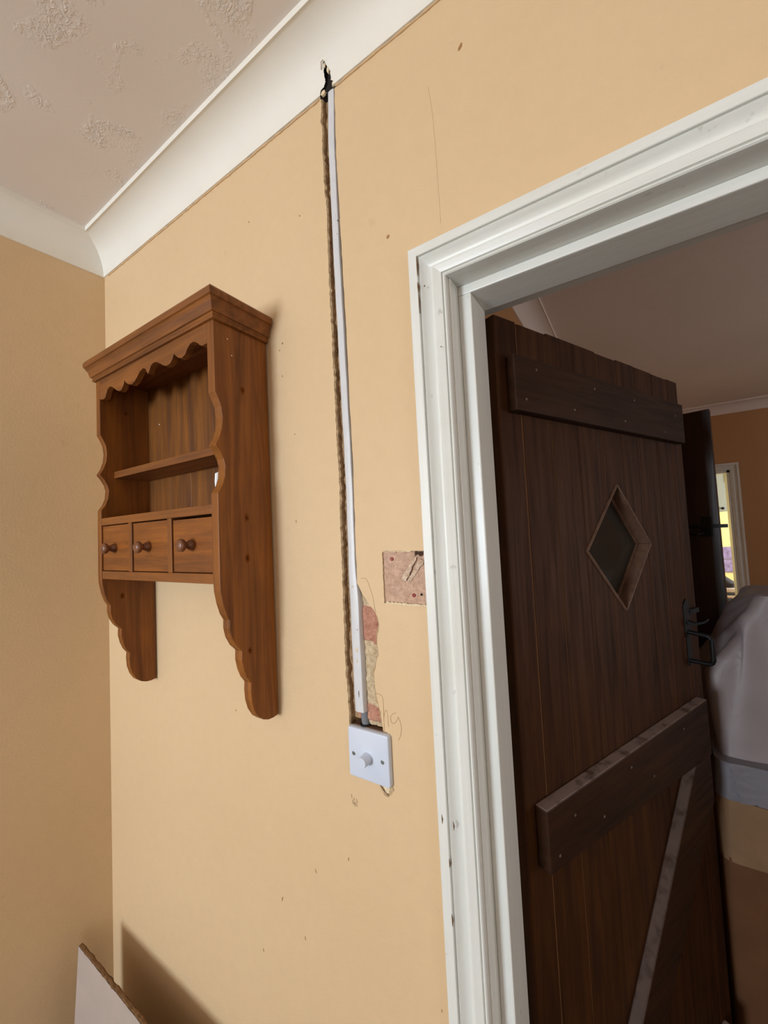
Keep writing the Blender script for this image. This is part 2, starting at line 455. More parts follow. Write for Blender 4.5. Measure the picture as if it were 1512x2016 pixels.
def brick_piece(x0, x1, z0, z1, y, seed):
    r = random.Random(seed); n = 7; vs = []; fs = []
    for j in range(n):
        for i in range(n):
            e = 0.003 if (i in (0, n - 1) or j in (0, n - 1)) else 0
            vs.append((x0 + (x1 - x0) * i / (n - 1) + r.uniform(-.0012, .0012), y + e + r.uniform(-.0012, .0012), z0 + (z1 - z0) * j / (n - 1) + r.uniform(-.001, .001)))
    fs = [(j * n + i, j * n + i + 1, (j + 1) * n + i + 1, (j + 1) * n + i) for j in range(n - 1) for i in range(n - 1)]
    k = len(vs)
    rim = [i for i in range(n)] + [j * n + n - 1 for j in range(1, n)] + [(n - 1) * n + i for i in range(n - 2, -1, -1)] + [j * n for j in range(n - 2, 0, -1)]
    for q in rim: vs.append((vs[q][0], y + .012, vs[q][2]))
    fs += [(rim[i], rim[(i + 1) % len(rim)], k + (i + 1) % len(rim), k + i) for i in range(len(rim))]
    return MB().add(vs, fs).build('brick', M['brick'], wall_front)
brick_piece(0.936, 1.004, 1.4040, 1.474, 0.0065, 1)
brick_piece(0.936, 1.004, 1.2700, 1.302, 0.0065, 2)
bed('mortar_joint', 0.936, 1.004, 1.296, 1.410, 0.0075, 14, 22, 0.004, 90, M['mortar'], wall_front)
bed('mortar_crumb', 0.940, 1.002, 1.470, 1.515, 0.0085, 10, 8, 0.005, 90, M['mortar'], wall_front)

# bare patch beside the door frame
def gouge(x, z):
    a, b = Vector((1.083, 1.556)), Vector((1.047, 1.519)); p = Vector((x, z))
    t = max(0, min(1, (p - a).dot(b - a) / (b - a).length_squared)); d = (p - (a + (b - a) * t)).length
    w = 0.012 + .004 * noise.noise(Vector((x * 160, z * 160, 0)))
    return (0.0032 * (1 - d / w) * (1 + .6 * noise.noise(Vector((x * 420, z * 420, 1))))) if d < w else 0
bed('bare_patch', 1.0065, 1.112, 1.478, 1.570, 0.0028, 64, 56, 0.0004, 60, M['pink'], wall_front, gouge)
def flat_patch(name, pts, y, mat, parent, th=0.0006):
    return MB().prism(pts, 'y', y, y + th).build(name, mat, parent)
def ragged(pts, jit, seed):
    r = random.Random(seed)
    d = dense(list(pts) + [pts[0]], .003, 0, r)[:-1]
    return [(x + r.uniform(-jit, jit), z + r.uniform(-jit, jit)) for x, z in d]
flat_patch('scrape', ragged([(1.0670, 1.5540), (1.0740, 1.5570), (1.0520, 1.5180), (1.0420, 1.5210)], .0009, 5), .0020, M['gouge'], wall_front)
flat_patch('scrape', ragged([(1.0780, 1.5540), (1.0870, 1.5500), (1.0600, 1.5160), (1.0535, 1.5170)], .0009, 6), .0020, M['gouge'], wall_front)
flat_patch('recess_shade_patch', ragged([(1.0715, 1.5665), (1.0900, 1.5665), (1.0950, 1.5610), (1.0860, 1.5625), (1.0800, 1.5580), (1.0760, 1.5615), (1.0690, 1.5560)], .0012, 7), .0016, M['recess_shade'], wall_front)  # flat dark patch, shade of a small recess painted on
flat_patch('paint_flake', ragged([(1.0090, 1.5678), (1.0660, 1.5676), (1.0650, 1.5662), (1.0090, 1.5664)], .0005, 8), -.0008, M['flake'], wall_front)
flat_patch('paint_flake', ragged([(1.0120, 1.4818), (1.0990, 1.4808), (1.0990, 1.4776), (1.0120, 1.4788)], .0009, 9), -.0008, M['flake'], wall_front)

# chipped corner under the switch, smears, cracks, pencil lines, scuffs
flat_patch('chipped_corner', ragged([(0.9760, 1.1800), (1.0060, 1.1800), (1.0089, 1.1695), (1.0019, 1.1602), (0.9972, 1.156), (0.9885, 1.1579)], .0009, 11), -.0006, M['chip'], wall_front)
flat_patch('chipped_corner', ragged([(0.9850, 1.1780), (1.0030, 1.1780), (1.0000, 1.1640), (0.9950, 1.1600)], .0006, 12), -.0011, M['flake'], wall_front)
MB().tube([(0.9800, -.001, 1.1745), (0.9870, -.001, 1.1675), (0.9925, -.001, 1.1625), (0.9985, -.001, 1.1600)], .0008, 6).build('crack_line', M['torn'], wall_front)
def line(name, pts, r, mat):
    sm = []
    for i in range(len(pts) - 1):
        p0, p1, p2, p3 = [Vector(pts[max(0, min(len(pts) - 1, i + k))]) for k in (-1, 0, 1, 2)]
        for k in range(5):
            t = k / 5
            q = .5 * ((2 * p1) + (-p0 + p2) * t + (2 * p0 - 5 * p1 + 4 * p2 - p3) * t * t + (-p0 + 3 * p1 - 3 * p2 + p3) * t ** 3)
            sm.append((q.x, -.0001, q.y))
    sm.append((pts[-1][0], -.0001, pts[-1][1]))
    return MB().tube(sm, r, 5).build(name, mat, wall_front)
line('pencil_line', [(0.9820, 1.3240), (0.9930, 1.3220), (0.9956, 1.3135), (0.9961, 1.2998), (0.9956, 1.2858), (0.9955, 1.2693), (0.996, 1.2593)], .00035, M['scuff'])
line('pencil_letter', [(0.9876, 1.2888), (0.9909, 1.2964)], .00035, M['pencil'])
line('pencil_letter', [(0.9958, 1.285), (0.9974, 1.2936), (1.0011, 1.2993), (1.0032, 1.2965), (1.0041, 1.283), (1.0045, 1.2722)], .00035, M['pencil'])
line('pencil_letter', [(1.0208, 1.2982), (1.0141, 1.296), (1.0093, 1.2887), (1.0111, 1.2808), (1.0165, 1.2811), (1.0223, 1.2877), (1.0242, 1.2926), (1.0285, 1.2836), (1.0295, 1.2731), (1.0267, 1.2618), (1.0225, 1.2545)], .0004, M['pencil'])
line('hairline_crack', [(0.9601, 1.5207), (0.9725, 1.5189), (0.9789, 1.5054), (0.9844, 1.4899), (0.9867, 1.4743), (0.9891, 1.4615)], .00035, M['pencil'])
line('hairline_crack', [(1.1419, 2.3244), (1.1468, 2.2686), (1.1485, 2.2069), (1.1493, 2.1465), (1.1501, 2.0868)], .00018, M['pencil'])
def scuff(x, z, w, h, ang, seed, mat='scuff'):
    r = random.Random(seed); c, s = math.cos(ang), math.sin(ang); pts = []
    for k in range(9):
        a = 2 * math.pi * k / 9; q = r.uniform(.75, 1.15)
        px, pz = w * q * math.cos(a), h * q * math.sin(a)
        pts.append((x + px * c - pz * s, z + px * s + pz * c))
    flat_patch('scuff', pts, -.0002, M[mat], wall_front, .0004)
for k, a in enumerate([(1.199, 2.3509, .003, .0055, -.5), (1.0519, 2.11, .0035, .0035, 0), (0.7864, 2.0017, .0022, .0026, 0), (0.8066, 1.6299, .001, .0035, 0),
                       (1.1226, 1.1307, .001, .001, 0), (0.7295, 0.8754, .0014, .006, -.3), (0.6676, 0.7478, .0012, .0045, .2), (0.8243, 0.9672, .0012, .0045, .4),
                       (1.0771, 0.863, .001, .003, 0), (0.7767, 1.9894, .0012, .0022, .3), (0.6951, 2.3081, .0018, .002, 0), (0.8485, 2.2472, .0018, .0025, 0),
                       (0.7830, 1.9330, .0012, .0028, .2), (0.8120, 1.8060, .0012, .0015, 0), (0.79, .83, .0012, .004, .1), (0.905, 1.02, .0012, .0035, -.3), (0.60, 1.22, .0015, .002, 0)]):
    scuff(*a, 20 + k)
for k in range(7):
    scuff(0.9190 + .0018 * k + rj.uniform(-.001, .001), 1.1297 + rj.uniform(-.006, .006) - .0008 * k, .0010, .0042, rj.uniform(-.4, .4), 60 + k, 'pencil')

# left, right, back walls, floor, ceiling
T = 0.1
mb = MB()
mb.add([(0, 0, 0), (xl(YB), YB, 0), (xl(YB), YB, H), (0, 0, H), (-T, 0.14, 0), (xl(YB) - T, YB, 0), (xl(YB) - T, YB, H), (-T, 0.14, H)],
       [(0, 1, 2, 3), (4, 7, 6, 5), (0, 3, 7, 4), (1, 5, 6, 2), (3, 2, 6, 7), (0, 4, 5, 1)])
struct(mb.build('wall_left', M['wall']), 'cream side wall meeting the front wall in the corner')
def wall_with_window(name, axis, pos, thick, a0, a1, w0, w1, z0, z1, mat, h=H):
    m = MB()
    for (p, q, r, s) in ((a0, w0, 0, h), (w1, a1, 0, h), (w0, w1, 0, z0), (w0, w1, z1, h)):
        if axis == 'y': m.box(p, q, pos, pos + thick, r, s)
        else: m.box(pos, pos + thick, p, q, r, s)
    return struct(m.build(name, mat))
wall_with_window('wall_back', 'y', YB - T, T, -0.5, XR + T, -0.11, 0.55, 1.10, 2.04, M['wall'])
wall_with_window('wall_right', 'x', XR, T, YB, -0.0, -2.25, -1.05, 0.85, 1.95, M['wall'])
def window(name, axis, pos, a0, a1, z0, z1):
    e = thing(name, ((a0 + a1) / 2, pos, z0) if axis == 'y' else (pos, (a0 + a1) / 2, z0), kind='structure')
    def bx(n, p, q, r, s, d=.03):
        m = MB(); (m.box(p, q, pos - d, pos + d, r, s) if axis == 'y' else m.box(pos - d, pos + d, p, q, r, s)); m.build(n, M['white'], e)
    bx('frame', a0, a0 + .04, z0, z1); bx('frame', a1 - .04, a1, z0, z1)
    bx('frame', a0, a1, z0, z0 + .04); bx('frame', a0, a1, z1 - .04, z1)
    bx('glazing_bar', (a0 + a1) / 2 - .012, (a0 + a1) / 2 + .012, z0, z1, .012)
window('window_1', 'y', YB - .05, -0.11, 0.55, 1.10, 2.04)
window('fill_window_2', 'x', XR + .05, -2.25, -1.05, 0.85, 1.95)  # unseen window added to go with the side fill
struct(MB().box(-0.5, XR + T, YB - T, 0.07, -0.1, 0.0).build('floor', M['carpet']))
mb = MB().box(-0.6, XR + T, YB - T, 0.07, H, H + .1)
struct(mb.build('ceiling', M['ceiling']), 'off-white textured ceiling with stippled patches')

# cove cornice: concave quarter section with a narrow fillet at each edge
prof = [(0.0, 2.4545), (0.0045, 2.4545), (0.005, 2.4605)]
for k in range(1, 13):
    a = math.pi / 2 * k / 12
    prof.append((0.0745 - 0.0695 * math.cos(a), 2.4605 + 0.0685 * math.sin(a)))
prof += [(0.0750, 2.5290), (0.080, 2.5272), (0.0805, 2.5285), (0.0805, 2.5402)]
def mitre_x(p): return (1.0031 - SL) * p
# the cornice over the front wall, with the broken-out notch above the channel
hole = [(0.9155, 0.0), (0.9185, 0.006), (0.9215, 0.012), (0.9290, 0.013), (0.9335, 0.020), (0.9335, 0.032), (0.9365, 0.043), (0.9400, 0.050), (0.9430, 0.043), (0.9470, 0.033), (0.9480, 0.024), (0.9465, 0.016), (0.9525, 0.010), (0.9510, 0.0)]
lens = [0]
for a, b in zip(prof[:-1], prof[1:]): lens.append(lens[-1] + math.dist(a, b))
def on_prof(s):
    for i in range(len(prof) - 1):
        if s <= lens[i + 1] + 1e-9:
            t = (s - lens[i]) / max(1e-9, lens[i + 1] - lens[i])
            return (prof[i][0] + (prof[i + 1][0] - prof[i][0]) * t, prof[i][1] + (prof[i + 1][1] - prof[i][1]) * t)
    return prof[-1]
def inside(poly, x, y):
    c = False
    for i in range(len(poly)):
        (x1, y1), (x2, y2) = poly[i], poly[i - 1]
        if (y1 > y) != (y2 > y) and x < (x2 - x1) * (y - y1) / (y2 - y1) + x1: c = not c
    return c
mb = MB()
def cove_strip(m, xa, xb, mit=False):
    vs = [((mitre_x(p) if mit else xa), -p, z) for p, z in prof] + [(xb, -p, z) for p, z in prof]
    n = len(prof)
    m.add(vs, [(i, i + 1, n + i + 1, n + i) for i in range(n - 1)])
cove_strip(mb, 0, 0.905, True)
cove_strip(mb, 0.96, XR)
nx, ns = 56, 56
SMAX = 0.062
rr = random.Random(4)
for i in range(nx):
    for j in range(ns):
        xa, xb = 0.905 + 0.055 * i / nx, 0.905 + 0.055 * (i + 1) / nx
        sa, sb = SMAX * j / ns, SMAX * (j + 1) / ns
        if inside(hole, (xa + xb) / 2 + rr.uniform(-.0007, .0007), (sa + sb) / 2 + rr.uniform(-.0007, .0007)): continue
        A, B = on_prof(sa), on_prof(sb)
        q = [(xa, -A[0], A[1]), (xb, -A[0], A[1]), (xb, -B[0], B[1]), (xa, -B[0], B[1])]
        mb.add(q, [(0, 1, 2, 3)])
up = [on_prof(SMAX)] + [p for p, s in zip(prof, lens) if s > SMAX]
n = len(up)
mb.add([(0.905, -p, z) for p, z in up] + [(0.96, -p, z) for p, z in up], [(i, i + 1, n + i + 1, n + i) for i in range(n - 1)])
cv = struct(mb.build('trim_1', M['cove'], smooth=25), 'white cove cornice over the front wall, broken out above the channel')
mb = MB(); n = len(prof)
L2 = []
for p, z in prof: L2.append((xl(YB) + 1.0031 * p, YB, z))
mb.add([(mitre_x(p), -p, z) for p, z in prof] + L2, [(i, i + 1, n + i + 1, n + i) for i in range(n - 1)])
struct(mb.build('trim_2', M['cove'], smooth=25), 'white cove cornice along the left wall')
# dried filler bead where the cornice meets the wall, and torn bits around the notch
def seam(x0, x1, seed):
    r = random.Random(seed); pts = []; rad = []
    k = int((x1 - x0) / .012)
    for i in range(k + 1):
        pts.append((x0 + (x1 - x0) * i / k, -.0008, 2.4528 + r.uniform(-.0012, .0008))); rad.append(r.uniform(.0014, .0030))
    MB().tube(pts, rad, 6).build('filler_seam', M['fill'], cv)
seam(0.03, 0.912, 1); seam(0.955, XR - .02, 2)
MB().box(0.915, 0.955, -.0002, .05, 2.452, 2.535).build('notch_shade_block', M['void'], cv)  # solid dark block in the notch, painted in place of its shade
for (x, y, z, a, b, c) in [(0.9265, -.005, 2.4545, .011, .004, .010), (0.9440, -.010, 2.4850, .006, .003, .016), (0.9395, -.014, 2.4960, .004, .002, .018), (0.9500, -.004, 2.4580, .005, .003, .010)]:
    r = random.Random(int(x * 1e4)); m = MB()
    pts = [(x + a * .5 * math.cos(k * 1.0472) * r.uniform(.7, 1.2), z + c * .5 * math.sin(k * 1.0472) * r.uniform(.7, 1.2)) for k in range(6)]
    m.prism(pts, 'y', y, y + b).build('broken_plaster', M['flake'], cv)
MB().tube([(0.9310, -.013, 2.4900), (0.9360, -.019, 2.4960), (0.9420, -.020, 2.4950)], .0007, 5).build('loose_fibre', M['scuff'], cv)

# door lining, stop and architrave
LX, RX, LZ = 1.160, 1.925, 1.993
fr = thing('trim_3', (LX, 0.07, 0), 'white painted door lining with planted stop', kind='structure')
MB().box(LX - .019, LX, -.001, .145, 0, LZ).build('jamb', M['white'], fr, .0012)
MB().box(RX, RX + .019, -.001, .145, 0, LZ).build('jamb', M['white'], fr, .0012)
MB().box(LX - .019, RX + .019, -.001, .145, LZ, LZ + .017).build('head', M['white_h'], fr, .0012)
ST = .0215
MB().prism([(LX, .030), (LX + ST, .030), (LX + ST, .100), (LX, .100)], 'z', 0, LZ - .0155).build('stop', M['white'], fr, .0018)
MB().prism([(RX - ST, .030), (RX, .030), (RX, .100), (RX - ST, .100)], 'z', 0, LZ - .0155).build('stop', M['white'], fr, .0018)
MB().box(LX, RX, .030, .100, LZ - .0155, LZ).build('stop', M['white_h'], fr, .0018)
# architrave section: (distance in from the outer edge, height off the wall)
AW = 0.0585
sec = [(0, 0), (0, .0205), (.0012, .0218), (.0150, .0218), (.0158, .0208), (.0160, .0168), (.0170, .0172), (.0178, .0188), (.0190, .0178)]
for k in range(1, 9):
    t = k / 8; sec.append((.019 + .0165 * t, .0178 - .0105 * math.sin(t * math.pi * .60)))
sec += [(.0370, .0110), (.0390, .0150), (.0410, .0163), (.0432, .0158), (.0520, .0130), (.0526, .0092), (.0538, .0092), (.0550, .0122), (.0568, .0128), (.0583, .0108), (.0585, .0085), (.0585, 0)]
ar = thing('trim_4', (1.10, -.01, 0), 'white moulded architrave around the doorway', kind='structure')
OXL, OXR, OZ = LX - .003 - AW, RX + .003 + AW, LZ + .0 + AW
n = len(sec)
def sweep(name, P0, P1, mat):
    m = MB(); m.add([P0(d, h) for d, h in sec] + [P1(d, h) for d, h in sec],
                    [(i, (i + 1) % n, n + (i + 1) % n, n + i) for i in range(n)])
    return m.build(name, mat, ar, smooth=28)
sweep('architrave_upright', lambda d, h: (OXL + d, -h, 0), lambda d, h: (OXL + d, -h, OZ - d), M['white'])
sweep('architrave_upright', lambda d, h: (OXR - d, -h, 0), lambda d, h: (OXR - d, -h, OZ - d), M['white'])
sweep('architrave_head', lambda d, h: (OXL + d, -h, OZ - d), lambda d, h: (OXR - d, -h, OZ - d), M['white_h'])
# old splits and dents in the painted moulding
for k, (d, z, w, l) in enumerate([(.0160, 2.020, .0012, .016), (.0158, 1.985, .0016, .008), (.0160, 1.960, .0009, .018), (.0150, 1.030, .0011, .009), (.0075, 1.170, .0012, .007), (.0240, 1.163, .0010, .006), (.0158, 1.110, .0012, .006), (.0250, 1.985, .0012, .0014), (.0470, 1.880, .0009, .001)]):
    MB().tube([(OXL + d, -.0178 if d > .02 else -.0215, z - l), (OXL + d + .0006, -.0180 if d > .02 else -.0217, z), (OXL + d - .0004, -.0178 if d > .02 else -.0215, z + l)], [w * .4, w, w * .3], 6).build('paint_split', M['torn'], ar)

# ------------------------------------------------------------------ the ledged plank door, standing open into the hall
TH = math.radians(65.7)
door = thing('door_1', (1.19, 0.12, 0), 'dark stained plank door with ledges and a diamond window, standing open', kind='structure', rotz=TH)
# local frame: +x along the door from the hinge, -y is the face towards the room, z up
DT, DB, DWD = 1.978, 0.012, 0.752
seams = [0.0, 0.061, 0.151, 0.241, 0.330, 0.420, 0.506, 0.596, 0.686, DWD]
UC, ZC, HA, HB = 0.376, 1.541, 0.140, 0.142
def dz(u): return HB * max(0.0, 1 - abs(u - UC) / HA)
tops = [0, -.002, .001, .0015, -.001, .002, .0005, -.001, .001]
for k in range(len(seams) - 1):
    a, b = seams[k] + (.0006 if k else 0), seams[k + 1] - .0006
    m = MB(); ch = .0022
    us = sorted({a, b, *[u for u in (UC - HA, UC, UC + HA) if a < u < b]})
    top = DT + tops[k]
    if dz(a) == 0 and dz(b) == 0 and not (a < UC < b):
        m.prism([(a, ch), (a + ch, 0), (b - ch, 0), (b, ch), (b, .030), (a, .030)], 'z', DB, top)
    else:
        m.prism([(u, ZC + dz(u)) for u in us] + [(b, top), (a, top)], 'y', 0.0, .030)
        m.prism([(u, ZC - dz(u)) for u in us][::-1] + [(a, DB), (b, DB)], 'y', 0.0, .030)
    m.build('plank', M['door'], door, 0 if dz((a + b) / 2) == 0 else .0012)
for u in seams[1:-1]:
    m = MB()
    for za, zb in (((DB, DT - .004),) if dz(u) == 0 else ((DB, ZC - dz(u)), (ZC + dz(u), DT - .004))):
        m.box(u - .0010, u + .0010, .0009, .010, za, zb)
    m.build('tongue', M['tongue'], door)  # thin paler strip along each plank seam
def ledge(u0, u1, za0, za1, zb0, zb1, t, name='ledge'):
    m = MB(); m.prism([(u0, zb0), (u1, zb1), (u1, za1), (u0, za0)], 'y', -t, 0.0)
    return m.build(name, M['door_h'], door, .003)
ledge(0.024, 0.722, 1.905, 1.907, 1.803, 1.801, .020)
ledge(0.024, 0.700, 1.126, 1.129, 1.024, 0.990, .025)
ledge(0.024, 0.700, 0.330, 0.330, 0.205, 0.205, .025)
m = MB(); m.prism([(0.600, 1.000), (0.690, 0.990), (0.690, 0.960), (0.110, 0.330), (0.030, 0.330), (0.030, 0.342)], 'y', -.025, 0.0)
# the brace runs from under the middle ledge down to the bottom ledge
m = MB(); m.prism([(0.610, 1.006), (0.692, 0.990), (0.692, 0.880), (0.110, 0.3302), (0.0, 0.3302)], 'y', -.025, 0.0)
m.build('brace', M['door_h'], door, .003)
for (u, z) in [(0.10, 1.09), (0.19, 1.05), (0.05, 1.045), (0.30, 1.10), (0.39, 1.05), (0.55, 1.10), (.085, 1.885), (.05, 1.825), (.28, 1.88), (.20, 1.825), (.45, 1.88), (.40, 1.825), (.60, 1.82), (.67, 1.87)]:
    zt = -.0205 if z > 1.5 else -.0255
    MB().lathe([(.0028, zt), (.0022, zt - .0008), (.0004, zt - .0010)], (u, 0, z), 'y', 10).build('nail_head', M['nail'], door)
# diamond light: beads on the face, lining of the hole, pane
def diamond_piece(name, p0, p1, w, ya, yb, mat):
    """bar along one side of the diamond, kept inside its outline"""
    c = Vector((UC, ZC)); a, b = Vector(p0), Vector(p1)
    s = 1 - w / 0.0995
    ai, bi = c + (a - c) * s, c + (b - c) * s
    return MB().prism([a[:], b[:], bi[:], ai[:]], 'y', ya, yb).build(name, mat, door, .0015)
cs = [(UC - HA, ZC), (UC, ZC + HB), (UC + HA, ZC), (UC, ZC - HB)]
for k in range(4):
    diamond_piece('window_bead', cs[k], cs[(k + 1) % 4], .0034, -.005, .034, M['bead'])
    diamond_piece('glazing_bead', cs[k], cs[(k + 1) % 4], .0095, .0215, .0340, M['bead'])
s_ = .945
MB().prism([(UC + (u - UC) * s_, ZC + (z - ZC) * s_) for u, z in cs], 'y', .0260, .0290).build('window_pane', M['glass'], door)
# thumb latch: back plate, bar handle, thumb piece
lt = MB().prism([(.668, 1.374), (.683, 1.386), (.698, 1.374), (.698, 1.300), (.694, 1.286), (.694, 1.235), (.703, 1.222), (.683, 1.212), (.664, 1.222), (.673, 1.235), (.673, 1.286), (.668, 1.300)], 'y', -.004, 0).build('latch_plate', M['iron'], door, .001)
def child(o, p): o.parent = p; return o
def rounded(pts, r, k=5):
    out = [Vector(pts[0])]
    for i in range(1, len(pts) - 1):
        p, a, b = Vector(pts[i]), Vector(pts[i - 1]), Vector(pts[i + 1])
        d1, d2 = (a - p).normalized(), (b - p).normalized()
        for j in range(k + 1):
            t = j / k
            out.append((p + d1 * r) * (1 - t) ** 2 + p * 2 * t * (1 - t) + (p + d2 * r) * t * t)
    out.append(Vector(pts[-1])); return out
MB().tube(rounded([(.683, -.003, 1.300), (.683, -.052, 1.296), (.683, -.052, 1.226), (.683, -.003, 1.226)], .014), .0056, 10).build('handle', M['iron'], lt, smooth=50)
MB().prism([(-.004, 1.330), (-.020, 1.326), (-.040, 1.333), (-.048, 1.340), (-.048, 1.337), (-.040, 1.328), (-.020, 1.320), (-.004, 1.322)], 'x', .676, .690).build('thumb_piece', M['iron'], lt)
MB().box(.700, .742, -.010, -.004, 1.345, 1.357).build('latch_bar', M['iron'], lt)

# ------------------------------------------------------------------ hall beyond the doorway
HX0, HX1, HY1 = 1.02, 4.1, 3.80
HH = 2.545
mb = MB().box(HX0 - T, HX0, .145, HY1, 0, HH)
struct(mb.build('wall_hall_left', M['hallwall']))
struct(MB().box(HX0, HX0 + .016, .146, .93, 0, HH).build('wall_hall_pier', M['hallwall']), 'shallow pier at the near end of the hall side wall')
wall_with_window('wall_hall_right', 'x', HX1, T, .145, HY1, 0.80, 1.80, 0.90, 2.00, M['hallwall'], HH)
window('window_3', 'x', HX1 + .05, 0.80, 1.80, 0.90, 2.00)
FX0, FX1, FZ = 1.30, 2.062, 1.985
mb = MB()
mb.box(HX0, FX0, HY1, HY1 + T, 0, HH).box(FX1, HX1, HY1, HY1 + T, 0, HH).box(FX0, FX1, HY1, HY1 + T, FZ, HH)
struct(mb.build('wall_hall_far', M['hallwall']), 'tan far wall of the dim hall')
struct(MB().box(HX0 - T, HX1 + T, .07, HY1 + T, -.1, 0).build('floor_hall', M['carpet']))
struct(MB().box(HX0 - T, HX1 + T, .146, HY1 + T, HH, HH + .1).build('ceiling_hall', M['hallceiling']), 'dim plain ceiling of the hall')
mb = MB(); n = len(prof)
hp = [(p, z + .005) for p, z in prof]
mb.add([(HX0 + p, .93, z) for p, z in hp] + [(HX0 + p, HY1 - p, z) for p, z in hp] + [(HX1, HY1 - p, z) for p, z in hp],
       [(i + q * n, i + 1 + q * n, n + i + 1 + q * n, n + i + q * n) for q in (0, 1) for i in range(n - 1)])
mb.add([(HX0 + p, .93, z) for p, z in hp] + [(HX0, .93, HH)], [tuple(range(n + 1))])
struct(mb.build('trim_5', M['hallceiling'], smooth=25), 'cove cornice around the hall ceiling')
# far doorway: lining and architrave
fd = thing('trim_6', (FX1, HY1, 0), 'white lining and architrave of the bright far doorway', kind='structure')
MB().box(FX1 - .024, FX1, HY1 - .004, HY1 + T + .01, 0, FZ).build('jamb', M['white'], fd, .001)
MB().box(FX0, FX0 + .024, HY1 - .004, HY1 + T + .01, 0, FZ).build('jamb', M['white'], fd, .001)
MB().box(FX0, FX1, HY1 - .004, HY1 + T + .01, FZ - .024, FZ).build('head', M['white_h'], fd, .001)
n = len(sec)
for nm, P0, P1 in (('architrave_upright', lambda d, h: (FX1 + .055 - d, HY1 - h, 0), lambda d, h: (FX1 + .055 - d, HY1 - h, FZ + .055 - d)),
                   ('architrave_upright', lambda d, h: (FX0 - .055 + d, HY1 - h, 0), lambda d, h: (FX0 - .055 + d, HY1 - h, FZ + .055 - d)),
                   ('architrave_head', lambda d, h: (FX0 - .055 + d, HY1 - h, FZ + .055 - d), lambda d, h: (FX1 + .055 - d, HY1 - h, FZ + .055 - d))):
    m = MB(); m.add([P0(d, h) for d, h in sec] + [P1(d, h) for d, h in sec], [(i, (i + 1) % n, n + (i + 1) % n, n + i) for i in range(n)])
    m.build(nm, M['white'], fd, smooth=28)

# second brown door, ajar across the hall
d2a = math.radians(180 - 13)
d2 = thing('door_2', (1.618, 1.20, 0), 'dark brown plank door ajar in the dim hall', kind='structure', rotz=d2a)
# local +x runs from the free edge back to the hinge; +y is the face towards the room
bw = .098
for k in range(6):
    MB().box(k * bw + .0008, (k + 1) * bw - .0008, -.034, 0, .012, 1.976).build('plank', M['door2'], d2, .0015)
l2 = MB().prism([(.02, 1.60), (.05, 1.60), (.05, 1.53), (.02, 1.53)], 'y', 0, .006).build('latch_plate', M['iron'], d2, .001)
MB().box(-.022, .16, .006, .014, 1.560, 1.572).build('latch_bar', M['iron'], l2)
MB().tube([(.045, .006, 1.545), (.062, .020, 1.540), (.085, .022, 1.545)], .005, 8).build('lift_tail', M['iron'], l2)

# ------------------------------------------------------------------ wall cupboard with three drawers
CX0, CX1, CF = 0.254, 0.740, -0.127
cab = thing('wall_cupboard', ((CX0 + CX1) / 2, -.004, 1.24), 'stained pine spice cupboard with scalloped sides and three small drawers on the wall', 'cupboard')
side = [(-.128, 2.030), (-.128, 1.938), (-.128, 1.876), (-.1225, 1.866), (-.1160, 1.851), (-.1135, 1.830), (-.1155, 1.810), (-.1215, 1.792), (-.1300, 1.776),
        (-.1220, 1.766), (-.1140, 1.752), (-.1105, 1.738), (-.1125, 1.717), (-.1180, 1.702), (-.1275, 1.687), (-.128, 1.640), (-.128, 1.592), (-.1285, 1.532), (-.1275, 1.508),
        (-.1230, 1.484), (-.1165, 1.464), (-.1100, 1.453), (-.1105, 1.437), (-.1065, 1.420), (-.0975, 1.403), (-.0860, 1.391), (-.0868, 1.373), (-.0825, 1.354), (-.0760, 1.338), (-.0675, 1.326),
        (-.0685, 1.311), (-.0670, 1.291), (-.0615, 1.272), (-.0520, 1.256), (-.0400, 1.246), (-.0280, 1.241), (-.0150, 1.240), (-.0030, 1.242), (-.0030, 2.030)]
for x0, x1 in ((CX0, CX0 + .019), (CX1 - .021, CX1)):
    MB().prism(side, 'x', x0, x1).build('side_panel', M['wood_v'], cab, .0011)
IX0, IX1 = CX0 + .019, CX1 - .021
bws = [IX0, .377, .470, .566, .648, IX1]
for a, b in zip(bws[:-1], bws[1:]):
    MB().box(a + .0004, b - .0004, -.012, -.004, 1.522, 2.030).build('back_board', M['wood_b'], cab, .001)
MB().box(IX0, IX1, CF + .002, -.012, 2.016, 2.030).build('top_board', M['wood_h'], cab)
MB().box(IX0, IX1, -.098, -.012, 1.769, 1.786).build('shelf', M['wood_h'], cab, .0012)
MB().box(IX0, IX1, CF, -.012, 1.650, 1.668).build('drawer_top', M['wood_h'], cab, .001)
MB().box(IX0, IX1, CF, -.012, 1.520, 1.539).build('drawer_bottom', M['wood_h'], cab, .001)
D = [(IX0, .4025), (.4215, .5645), (.5835, IX1)]
for a, b in ((.4045, .4200), (.5665, .5820)):
    MB().box(a, b, CF, -.012, 1.539, 1.650).build('divider', M['wood_v'], cab, .001)
for k, (a, b) in enumerate(D):
    zt = (1.6480, 1.6475, 1.6450)[k]
    dr = MB().box(a + .0012, b - .0012, CF + .0025, CF + .0125, 1.5405, zt).box(a + .004, b - .004, CF + .0125, -.02, 1.5415, 1.632).build('drawer', M['wood_d'], cab, .0008)
    cx = ((a + b) / 2 - .004, .4860, .6480)[k]
    kb = MB().lathe([(.0100, 0), (.0100, -.004), (.0082, -.007), (.0064, -.010), (.0066, -.013), (.0095, -.0155), (.0122, -.0185), (.0128, -.0215), (.0118, -.0250), (.0085, -.0275), (.0003, -.0285)],
                    (cx, CF + .0025, 1.594), 'y', 24).build('knob', M['knob'], cab, smooth=50)
    kb.parent = dr
